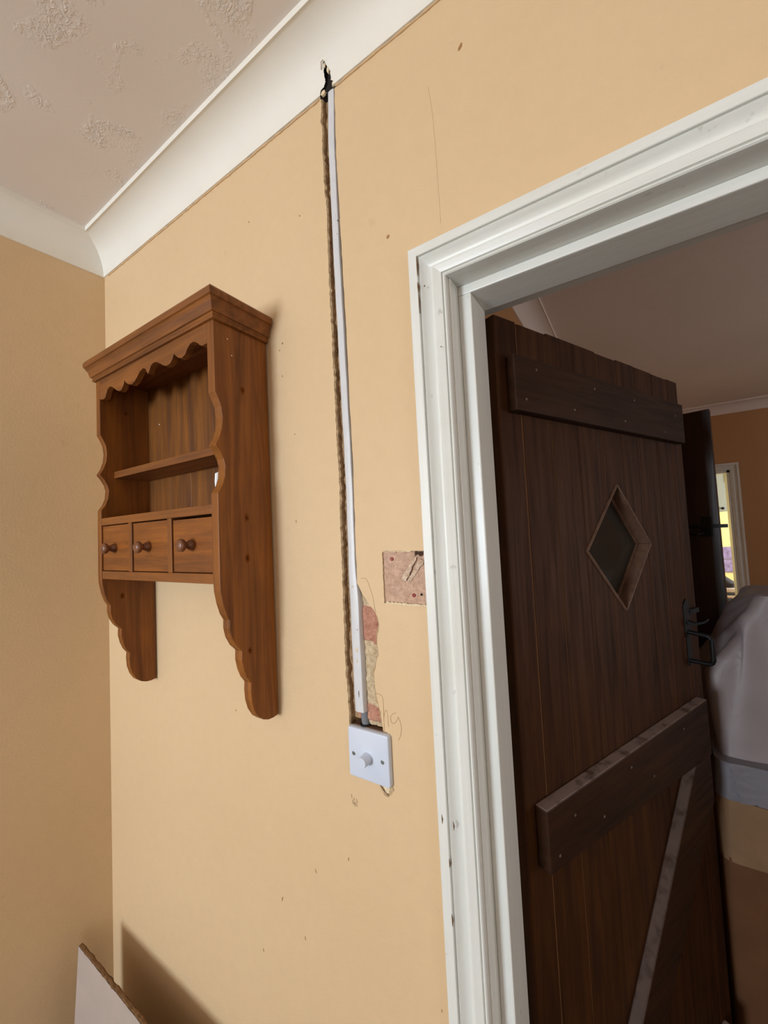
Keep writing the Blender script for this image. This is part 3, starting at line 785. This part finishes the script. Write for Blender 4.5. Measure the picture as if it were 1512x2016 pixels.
# scalloped valance
val = [(IX0, 1.966), (.283, 1.9625), (.295, 1.9615), (.303, 1.9640), (.308, 1.9730), (.314, 1.9810), (.324, 1.9850), (.336, 1.9830), (.348, 1.9760), (.360, 1.9680), (.374, 1.9625), (.385, 1.9640), (.393, 1.9710), (.3995, 1.9830), (.4060, 1.9750), (.418, 1.9680), (.432, 1.9645), (.446, 1.9680), (.458, 1.9765), (.470, 1.9850), (.483, 1.9885), (.493, 1.9850), (.499, 1.9760), (.504, 1.9700),
       (.509, 1.9760), (.516, 1.9850), (.527, 1.9890), (.540, 1.9870), (.553, 1.9800), (.566, 1.9720), (.579, 1.9680), (.591, 1.9690), (.600, 1.9760), (.6060, 1.9860), (.6130, 1.9790), (.623, 1.9720), (.635, 1.9690), (.646, 1.9730), (.654, 1.9830), (.664, 1.9890), (.675, 1.9900), (.686, 1.9850), (.695, 1.9770), (.704, 1.9730), (IX1, 1.9740)]
MB().prism(val + [(IX1, 2.0155), (IX0, 2.0155)], 'y', CF - .0008, CF + .012).build('valance', M['wood_h'], cab, .0008)
# moulded crown with mitred returns
cpf = [(.0015, 2.013), (.0055, 2.014), (.0070, 2.017), (.0060, 2.021), (.0075, 2.0235), (.0105, 2.0245), (.0115, 2.029), (.0130, 2.036), (.0160, 2.0425), (.0180, 2.0450), (.0175, 2.0475), (.0205, 2.0490), (.0215, 2.0545), (.0210, 2.0610), (.0185, 2.0650), (.0, 2.0655)]
m = MB(); n = len(cpf)
vs = []
for fx in (0, 1, 2, 3):
    for o, z in cpf:
        vs.append(((CX0 - o) if fx < 2 else (CX1 + o), (CF - o) if fx in (1, 2) else -.003, z))
m.add(vs, [(q * n + i, q * n + i + 1, (q + 1) * n + i + 1, (q + 1) * n + i) for q in range(3) for i in range(n - 1)])
k = len(m.v)
m.add([(CX0, -.003, 2.0655), (CX0, CF, 2.0655), (CX1, CF, 2.0655), (CX1, -.003, 2.0655)], [(0, 1, 2, 3)])
m.add([vs[i] for i in range(n)] + [(CX0, -.003, 2.013)], [tuple(range(n + 1))])
m.add([vs[3 * n + i] for i in range(n)] + [(CX1, -.003, 2.013)], [tuple(range(n + 1))])
m.build('crown_moulding', M['wood_h'], cab, smooth=24)
# specks of wall paint on the side
for (y, z) in [(-.098, 1.987), (-.0895, 1.957)]:
    MB().lathe([(.0013, CX1), (.0008, CX1 + .0005), (.0002, CX1 + .0006)], (0, y, z), 'x', 8).build('paint_speck', M['sliver'], cab)
MB().lathe([(.0017, -.012), (.0010, -.0128), (.0002, -.013)], (.330, 0, 1.915), 'y', 8).build('paint_speck', M['sliver'], cab)

for x, sg, L in ((CX1, 1, [(-0.067, 1.895), (-0.066, 1.641), (-0.067, 1.563), (-0.068, 1.387)]), (CX0 + .019, 1, [(-0.069, 1.943), (-0.083, 1.472)])):
    for k, (y, z) in enumerate(L):
        r_ = random.Random(k + 40); w_ = r_.uniform(.0045, .0065)
        pts = [(y + w_ * math.cos(a) * r_.uniform(.85, 1.1), z + w_ * 1.55 * math.sin(a) * r_.uniform(.85, 1.1)) for a in [q * .5236 for q in range(12)]]
        MB().prism(pts, 'x', x - .001, x + .00012).build('knot', M['knot'], cab)
        MB().prism([(y + (a - y) * .5, z + (b - z) * .45) for a, b in pts], 'x', x - .001, x + .0002).build('knot_heart', M['knot2'], cab)
# white paper standing on the drawer top against the right side; nature not identified
r = random.Random(2)
pp = []
for k in range(9):
    pp.append((-.112 + .05 * k / 8, 1.668 + .0005))
tp = [(y, 1.738 - .004 * abs(k - 3) + r.uniform(-.002, .002)) for k, (y, z) in enumerate(pp)]
m = MB(); vs = []
for sgn in (0, 1):
    for k in range(9):
        wob = .0026 * math.sin(k * 1.9) + .002 * math.sin(k * .8)
        for j in range(5):
            z = pp[k][1] + (tp[k][1] - pp[k][1]) * j / 4
            vs.append((.7100 + wob + .0016 * math.sin(j * 1.6 + k) + (.0014 if sgn else 0), pp[k][0], z))
fs = []
for sgn in (0, 1):
    for k in range(8):
        for j in range(4):
            a = sgn * 45 + k * 5 + j
            fs.append((a, a + 1, a + 6, a + 5))
for k in range(8):
    fs += [(k * 5, k * 5 + 5, 45 + k * 5 + 5, 45 + k * 5), (k * 5 + 4, k * 5 + 9, 45 + k * 5 + 9, 45 + k * 5 + 4)]
for j in range(4):
    fs += [(j, j + 1, 46 + j, 45 + j), (40 + j, 41 + j, 86 + j, 85 + j)]
m.add(vs, fs)
tag(m.build('white_slip', M['sliver'], smooth=60), 'small white slip just inside the lower compartment of the pine cupboard', 'sliver')

# ------------------------------------------------------------------ conduit, switch, plugs
def interp(poly, z):
    for a, b in zip(poly[:-1], poly[1:]):
        if b[1] <= z <= a[1]:
            t = (a[1] - z) / (a[1] - b[1]); return a[0] + (b[0] - a[0]) * t
    return poly[0][0] if z > poly[0][1] else poly[-1][0]
cp = thing('cable_capping', (0.945, .01, 1.286), 'long white plastic cable capping set in the wall channel above the switch', 'conduit')
m = MB(); zs = []
z = 2.452
while z > 1.287: zs.append(z); z -= .02
zs.append(1.2865)
sect = [(0, .0200), (0, .0035), (.12, .0008), (.30, 0), (.72, 0), (.90, .0012), (1.0, .0055), (1.0, .0200), (.92, .0200), (.90, .0065), (.80, .0030), (.2, .0030), (.08, .0055), (.08, .0200)]
vs = []; n = len(sect)
for z in zs:
    xa = interp(condL, z); wd = .0172 + .0042 * max(0, min(1, (1.55 - z) / .06))
    pr = -.0016 - .0022 * max(0, min(1, (1.56 - z) / .12))
    wv = .0004 * math.sin(z * 23) + .0003 * math.sin(z * 61)
    for t, y in sect: vs.append((xa + wd * t + wv, pr + y, z))
fs = [(i * n + k, i * n + (k + 1) % n, (i + 1) * n + (k + 1) % n, (i + 1) * n + k) for i in range(len(zs) - 1) for k in range(n)]
fs += [tuple(range(n)), tuple((len(zs) - 1) * n + k for k in range(n - 1, -1, -1))]
m.add(vs, fs).build('capping_strip', M['capping'], cp, smooth=35)
MB().tube([(.9515, .0085, 1.2630), (.9505, .0085, 1.272), (.9490, .0085, 1.330)], .0074, 16).build('grey_tube', M['greypvc'], cp, smooth=50)
for (xo, z, w, h) in [(.013, 1.395, .004, .009), (.0125, 1.375, .003, .006), (.016, 1.430, .0016, .0016), (.012, 1.318, .0012, .012), (.0165, 2.19, .0011, .003), (.0135, 2.165, .0007, .0012), (.009, 1.505, .004, .004)]:
    r = random.Random(int(z * 1000)); xa = interp(condL, z) + xo
    pts = [(xa + w * .5 * math.cos(k) * r.uniform(.5, 1.2), z + h * .5 * math.sin(k) * r.uniform(.6, 1.2)) for k in [q * .785 for q in range(8)]]
    yy = -.0016 - .0022 * max(0, min(1, (1.56 - z) / .12))
    MB().prism(pts, 'y', yy - .0006, yy + .002).build('plaster_smear', M['flake'] if w > .002 else M['torn'], cp)

SX, SZ, PW = 0.9655, 1.2185, 0.0428
sw = thing('dimmer_switch', (SX, 0, SZ), 'white square dimmer switch with one round knob below the capping', 'switch')
def rrect(w, h, r, n=6):
    out = []
    for cx, cz, a0 in ((w - r, h - r, 0), (-w + r, h - r, 90), (-w + r, -h + r, 180), (w - r, -h + r, 270)):
        for k in range(n + 1):
            a = math.radians(a0 + 90 * k / n); out.append((cx + r * math.cos(a), cz + r * math.sin(a)))
    return out
tl = math.radians(-0.6)
m = MB(); vs = []
layers = [(PW, -.0005), (PW, -.0050), (PW - .0004, -.0072), (PW - .0014, -.0088), (PW - .0034, -.0096)]
q = len(rrect(PW, PW, .005))
for w, y in layers: vs += [(SX + a, y, SZ + b) for a, b in rrect(w, w, max(.0025, .005 - (PW - w)))]
fs = [(i * q + k, i * q + (k + 1) % q, (i + 1) * q + (k + 1) % q, (i + 1) * q + k) for i in range(len(layers) - 1) for k in range(q)]
fs += [tuple(range(q)), tuple((len(layers) - 1) * q + k for k in range(q))]
m.add(vs, fs).build('face_plate', M['plastic'], sw, smooth=35)
MB().lathe([(.0098, -.0095), (.0098, -.0105), (.0094, -.0110), (.0088, -.0255), (.0082, -.0268), (.0003, -.0270)], (SX - .002, 0, SZ - .0035), 'y', 32).build('knob', M['plastic'], sw, smooth=40)
for dx in (-.0305, .0295):
    sc = MB().lathe([(.0036, -.0097), (.0030, -.0099), (.0003, -.0099)], (SX + dx, 0, SZ - .002), 'y', 16).build('screw', M['steel'], sw)
bb = MB().box(SX - .036, SX + .036, -.0004, .029, SZ - .035, 1.2625).build('back_box', M['box'], sw, .001)
ring = MB(); c0 = (.9515, .0085, 1.2630); vs = []; fs = []
for i in range(20):
    for j in range(8):
        a, b = 2 * math.pi * i / 20, 2 * math.pi * j / 8
        R_ = .0098 + .0016 * math.cos(b); vs.append((c0[0] + R_ * math.cos(a), c0[1] + R_ * math.sin(a) * .95, c0[2] + .0016 * math.sin(b)))
        fs.append((i * 8 + j, i * 8 + (j + 1) % 8, ((i + 1) % 20) * 8 + (j + 1) % 8, ((i + 1) % 20) * 8 + j))
ring.add(vs, fs).build('grommet', M['iron'], sw, smooth=60)

for nm, (x, z), lb in (('wall_plug', (1.0259, 1.5542), 'red wall plug at the upper left of the bare plaster patch'), ('wall_plug', (1.0649, 1.4947), 'red wall plug near the lower edge of the bare plaster patch')):
    tag(MB().lathe([(.0031, .004), (.0031, .0014), (.0026, .0010), (.0015, .0012), (.0012, .0030), (.0002, .0030)], (x, 0, z), 'y', 14).build(nm, M['redplug']), lb, 'wall plug')
MB().lathe([(.0019, .0026), (.0019, .0017), (.0002, .0017)], (1.0788, 0, 1.4965), 'y', 12).build('drill_hole_shade', M['void'], wall_front)  # dark disc, the hole's shade put into its colour

# ------------------------------------------------------------------ board leaning in the corner
bd = thing('plasterboard_offcut', (0.6, -.13, 0), 'pale plasterboard offcut with a torn brown top edge in the corner', 'board')
r = random.Random(9); nn = 90; x0, x1 = .055, 1.05
def yb(z): return -.105 - .03 * (.544 - z) / .544
vs = []
m = MB(); t = MB(); tops_ = []
for i in range(nn + 1):
    x = x0 + (x1 - x0) * i / nn
    tops_.append(.5435 + r.uniform(-.0008, .0008) - .012 * (i / nn))
P = []
for i in range(nn + 1):
    x = x0 + (x1 - x0) * i / nn; zt = tops_[i]
    P.append(((x, yb(0), .001), (x, yb(zt), zt), (x, yb(zt) + .0105 + r.uniform(-.001, .001), zt + r.uniform(-.003, .002)), (x, yb(0) + .0105, .001)))
vs = [v for q in P for v in q]
fs = []; ft = []
for i in range(nn):
    a, b = i * 4, i * 4 + 4
    fs += [(a, b, b + 1, a + 1), (a + 3, a + 2, b + 2, b + 3), (a, a + 3, b + 3, b)]
    ft.append((a + 1, b + 1, b + 2, a + 2))
fs += [(0, 1, 2, 3), (nn * 4, nn * 4 + 3, nn * 4 + 2, nn * 4 + 1)]
m.add(vs, fs).build('sheet', M['board'], bd)
rim = MB(); pts = []; rad = []
for i in range(nn + 1):
    x = x0 + .003 + (x1 - x0 - .006) * i / nn
    pts.append((x, yb(.544) + .0052 + r.uniform(-.001, .001), tops_[i] - .0008)); rad.append(r.uniform(.0046, .0054))
rim.tube(pts, rad, 7).build('torn_edge', M['torn'], bd)

# ------------------------------------------------------------------ wrapped furniture in the hall
def draped(name, rows, yb_fn, mat, parent, amp, fscale, seed, n=64, hem=0.0):
    """stacked rounded footprints, one per height, with hanging folds"""
    vs = []; ztop = rows[0][0]
    for z, xa, xb, ya, ybk, rad in rows:
        pts = []
        for cx, cy, a0 in ((xb - rad, ybk - rad, 0), (xa + rad, ybk - rad, 90), (xa + rad, ya + rad, 180), (xb - rad, ya + rad, 270)):
            for k in range(n // 4):
                a = math.radians(a0 + 90 * k / (n // 4 - 1)); pts.append((cx + rad * math.cos(a), cy + rad * math.sin(a)))
        # resample evenly
        L = [0]
        for p, q in zip(pts, pts[1:] + pts[:1]): L.append(L[-1] + math.dist(p, q))
        tot = L[-1]; ring = []
        for k in range(n * 2):
            s = tot * k / (n * 2); i = 0
            while L[i + 1] < s: i += 1
            u = (s - L[i]) / max(1e-9, L[i + 1] - L[i]); p, q = pts[i], pts[(i + 1) % len(pts)]
            ring.append((p[0] + (q[0] - p[0]) * u, p[1] + (q[1] - p[1]) * u))
        cx, cy = (xa + xb) / 2, (ya + ybk) / 2
        for x, y in ring:
            ang = math.atan2(ztop + .10 - z, x - rows[0][1] + .03 + (y - .95) * .4); rr_ = math.hypot(ztop + .10 - z, x - rows[0][1])
            f = 1.5 * (abs(noise.noise(Vector((ang * fscale * .7, seed, rr_ * .5)))) * 2 - .6) * min(1, rr_ * 4) + .35 * noise.noise(Vector((x * fscale * .8 + z * 3, y * 3 + seed, z * 3)))
            d = Vector((x - cx, y - cy)); d.normalize()
            vs.append((x + d.x * amp * f, y + d.y * amp * f, z + (amp * .4 + hem * (rows[0][0] - z) / (rows[0][0] - rows[-1][0])) * noise.noise(Vector((x * 7, y * 5, seed)))))
    m = MB(); q = n * 2
    fs = [(i * q + k, i * q + (k + 1) % q, (i + 1) * q + (k + 1) % q, (i + 1) * q + k) for i in range(len(rows) - 1) for k in range(q)]
    fs += [tuple(range(q)), tuple((len(rows) - 1) * q + k for k in range(q))]
    m.add(vs, fs)
    return m.build(name, mat, parent, smooth=50)
pile = thing('wrapped_furniture', (1.95, 1.04, 0), 'tall furniture wrapped in milky polythene behind the plank door', 'dust sheet')
top = []
for k in range(61):
    z = 1.372 - .48 * k / 60
    xa = 1.648 - .128 * min(1, (1.372 - z) / .24) ** .9 - .008 * min(1, max(0, (1.13 - z) / .3))
    ya = .930 - .05 * min(1, (1.372 - z) / .5)
    top.append((z, xa, 2.42, ya, 1.165, .03))
top.insert(0, (1.376, 1.662, 2.40, .950, 1.150, .025))
draped('polythene_sheet', top, None, M['sheet'], pile, .016, 6, 1.3, 128, .06)
mid = [(.93 - .105 * k / 24, 1.512 - .006 * k / 24, 2.42, .846 - .0002 * k, 1.16, .03) for k in range(25)]
draped('clear_polythene', [(z, a, b, c, d, e) for z, a, b, c, d, e in mid], None, M['sheet2'], pile, .012, 10, 5.1, 128, .05)
low = [(.86 - .20 * k / 8, 1.508, 2.44, .856, 1.165, .03) for k in range(9)]
draped('tan_cover', low, None, M['tan'], pile, .008, 6, 8.3, 96, .0)
base = [(.67 - .668 * k / 14, 1.508, 2.44, .858, 1.16, .03) for k in range(15)]
draped('shaded_lower_cover', base, None, M['brown'], pile, .006, 6, 2.2)  # darker continuation of the tan cover, light falloff painted in

# ------------------------------------------------------------------ bright kitchen at the far end
KY0, KY1, KX0, KX1 = HY1 + T, 5.6, 0.9, 3.4
struct(MB().box(KX0, KX1, KY1, KY1 + T, 0, HH).build('wall_kitchen_far', M['yellow']), 'pale yellow kitchen wall seen through the far doorway')
struct(MB().box(KX0 - T, KX0, KY0, KY1, 0, HH).build('wall_kitchen_left', M['yellow']))
wall_with_window('wall_kitchen_right', 'x', KX1, T, KY0, KY1, 4.1, 5.4, 0.95, 2.05, M['yellow'], HH)
window('window_4', 'x', KX1 + .05, 4.1, 5.4, 0.95, 2.05)
struct(MB().box(KX0, KX1, KY0 - .001, KY0, 0, HH).box(0, 0, 0, 0, 0, 0).build('wall_kitchen_near', M['yellow'])) if False else None
struct(MB().box(KX0 - T, KX1 + T, KY0, KY1 + T, -.1, 0).build('floor_kitchen', M['carpet']))
struct(MB().box(KX0 - T, KX1 + T, KY0, KY1 + T, HH, HH + .1).build('ceiling_kitchen', M['hallceiling']))
wc = thing('kitchen_wall_unit', (2.0, KY1, 1.65), 'grey green wall unit on the yellow kitchen wall', 'cupboard')
MB().box(1.75, 2.262, KY1 - .30, KY1, 1.65, 2.34).build('body', M['greycup'], wc, .003)
for a, b in ((1.753, 2.005), (2.009, 2.259)):
    dd = MB().box(a, b, KY1 - .32, KY1 - .30, 1.655, 2.335).build('unit_door', M['greycup'], wc, .003)
    for kx in (b - .06,):
        k_ = MB().lathe([(.012, 0), (.009, -.012), (.016, -.022), (.012, -.030), (.001, -.032)], (kx, KY1 - .32, 1.685), 'y', 12).build('knob', M['iron'], wc); k_.parent = dd
hg = MB().box(2.240, 2.268, KY1 - .325, KY1 - .29, 1.98, 2.20).build('hinge', M['navy'], wc)
sp = thing('splashback', (2.0, KY1 - .006, .92), 'mauve marbled tile splashback below the grey green wall unit', 'tiles')
for i in range(8):
    for j in range(2):
        MB().box(1.60 + i * .152, 1.60 + i * .152 + .149, KY1 - .012, KY1, .93 + j * .152, .93 + j * .152 + .149).build('tile', M['purple'], sp, .002)
tb = thing('kitchen_table', (1.9, 4.62, 0), 'orange pine table just inside the bright kitchen', 'table')
MB().box(1.45, 2.32, 4.36, 4.90, .735, .77).build('table_top', M['table'], tb, .004)
MB().box(1.50, 2.27, 4.40, 4.42, .64, .735).build('apron', M['table'], tb)
for lx, ly in ((1.49, 4.40), (2.22, 4.40), (1.49, 4.80), (2.22, 4.80)):
    MB().box(lx, lx + .055, ly, ly + .055, 0, .735).build('leg', M['table'], tb, .004)
zc = .7702
for k, (h, mt, lb) in enumerate([(.034, 'toweld', 'slate blue folded cloth at the bottom of the pile on the pine table'), (.030, 'towelw', 'pale folded cloth second from the bottom of the pile on the pine table'), (.026, 'toweld', 'slate blue folded cloth in the middle of the pile on the pine table'), (.044, 'towelw', 'thick pale folded cloth below the dark bag on the pine table')]):
    o = MB().box(1.86 - .01 * k, 2.16 + .008 * (k % 2), 4.44, 4.68, zc, zc + h - .0006).build('folded_cloth', M[mt], None, .008, 40, 3)
    tag(o, lb, 'cloth', 'cloths piled on the pine table'); zc += h
rows = [(zc + .0004, 1.88, 2.14, 4.45, 4.66, .05), (zc + .04, 1.87, 2.15, 4.44, 4.67, .06), (zc + .08, 1.93, 2.10, 4.47, 4.64, .06), (zc + .105, 2.0, 2.07, 4.52, 4.60, .03)]
tag(draped('cloth_bag', rows, None, M['navy'], None, .006, 12, 3.3, 32), 'dark slumped bag on top of the folded cloths', 'bag')
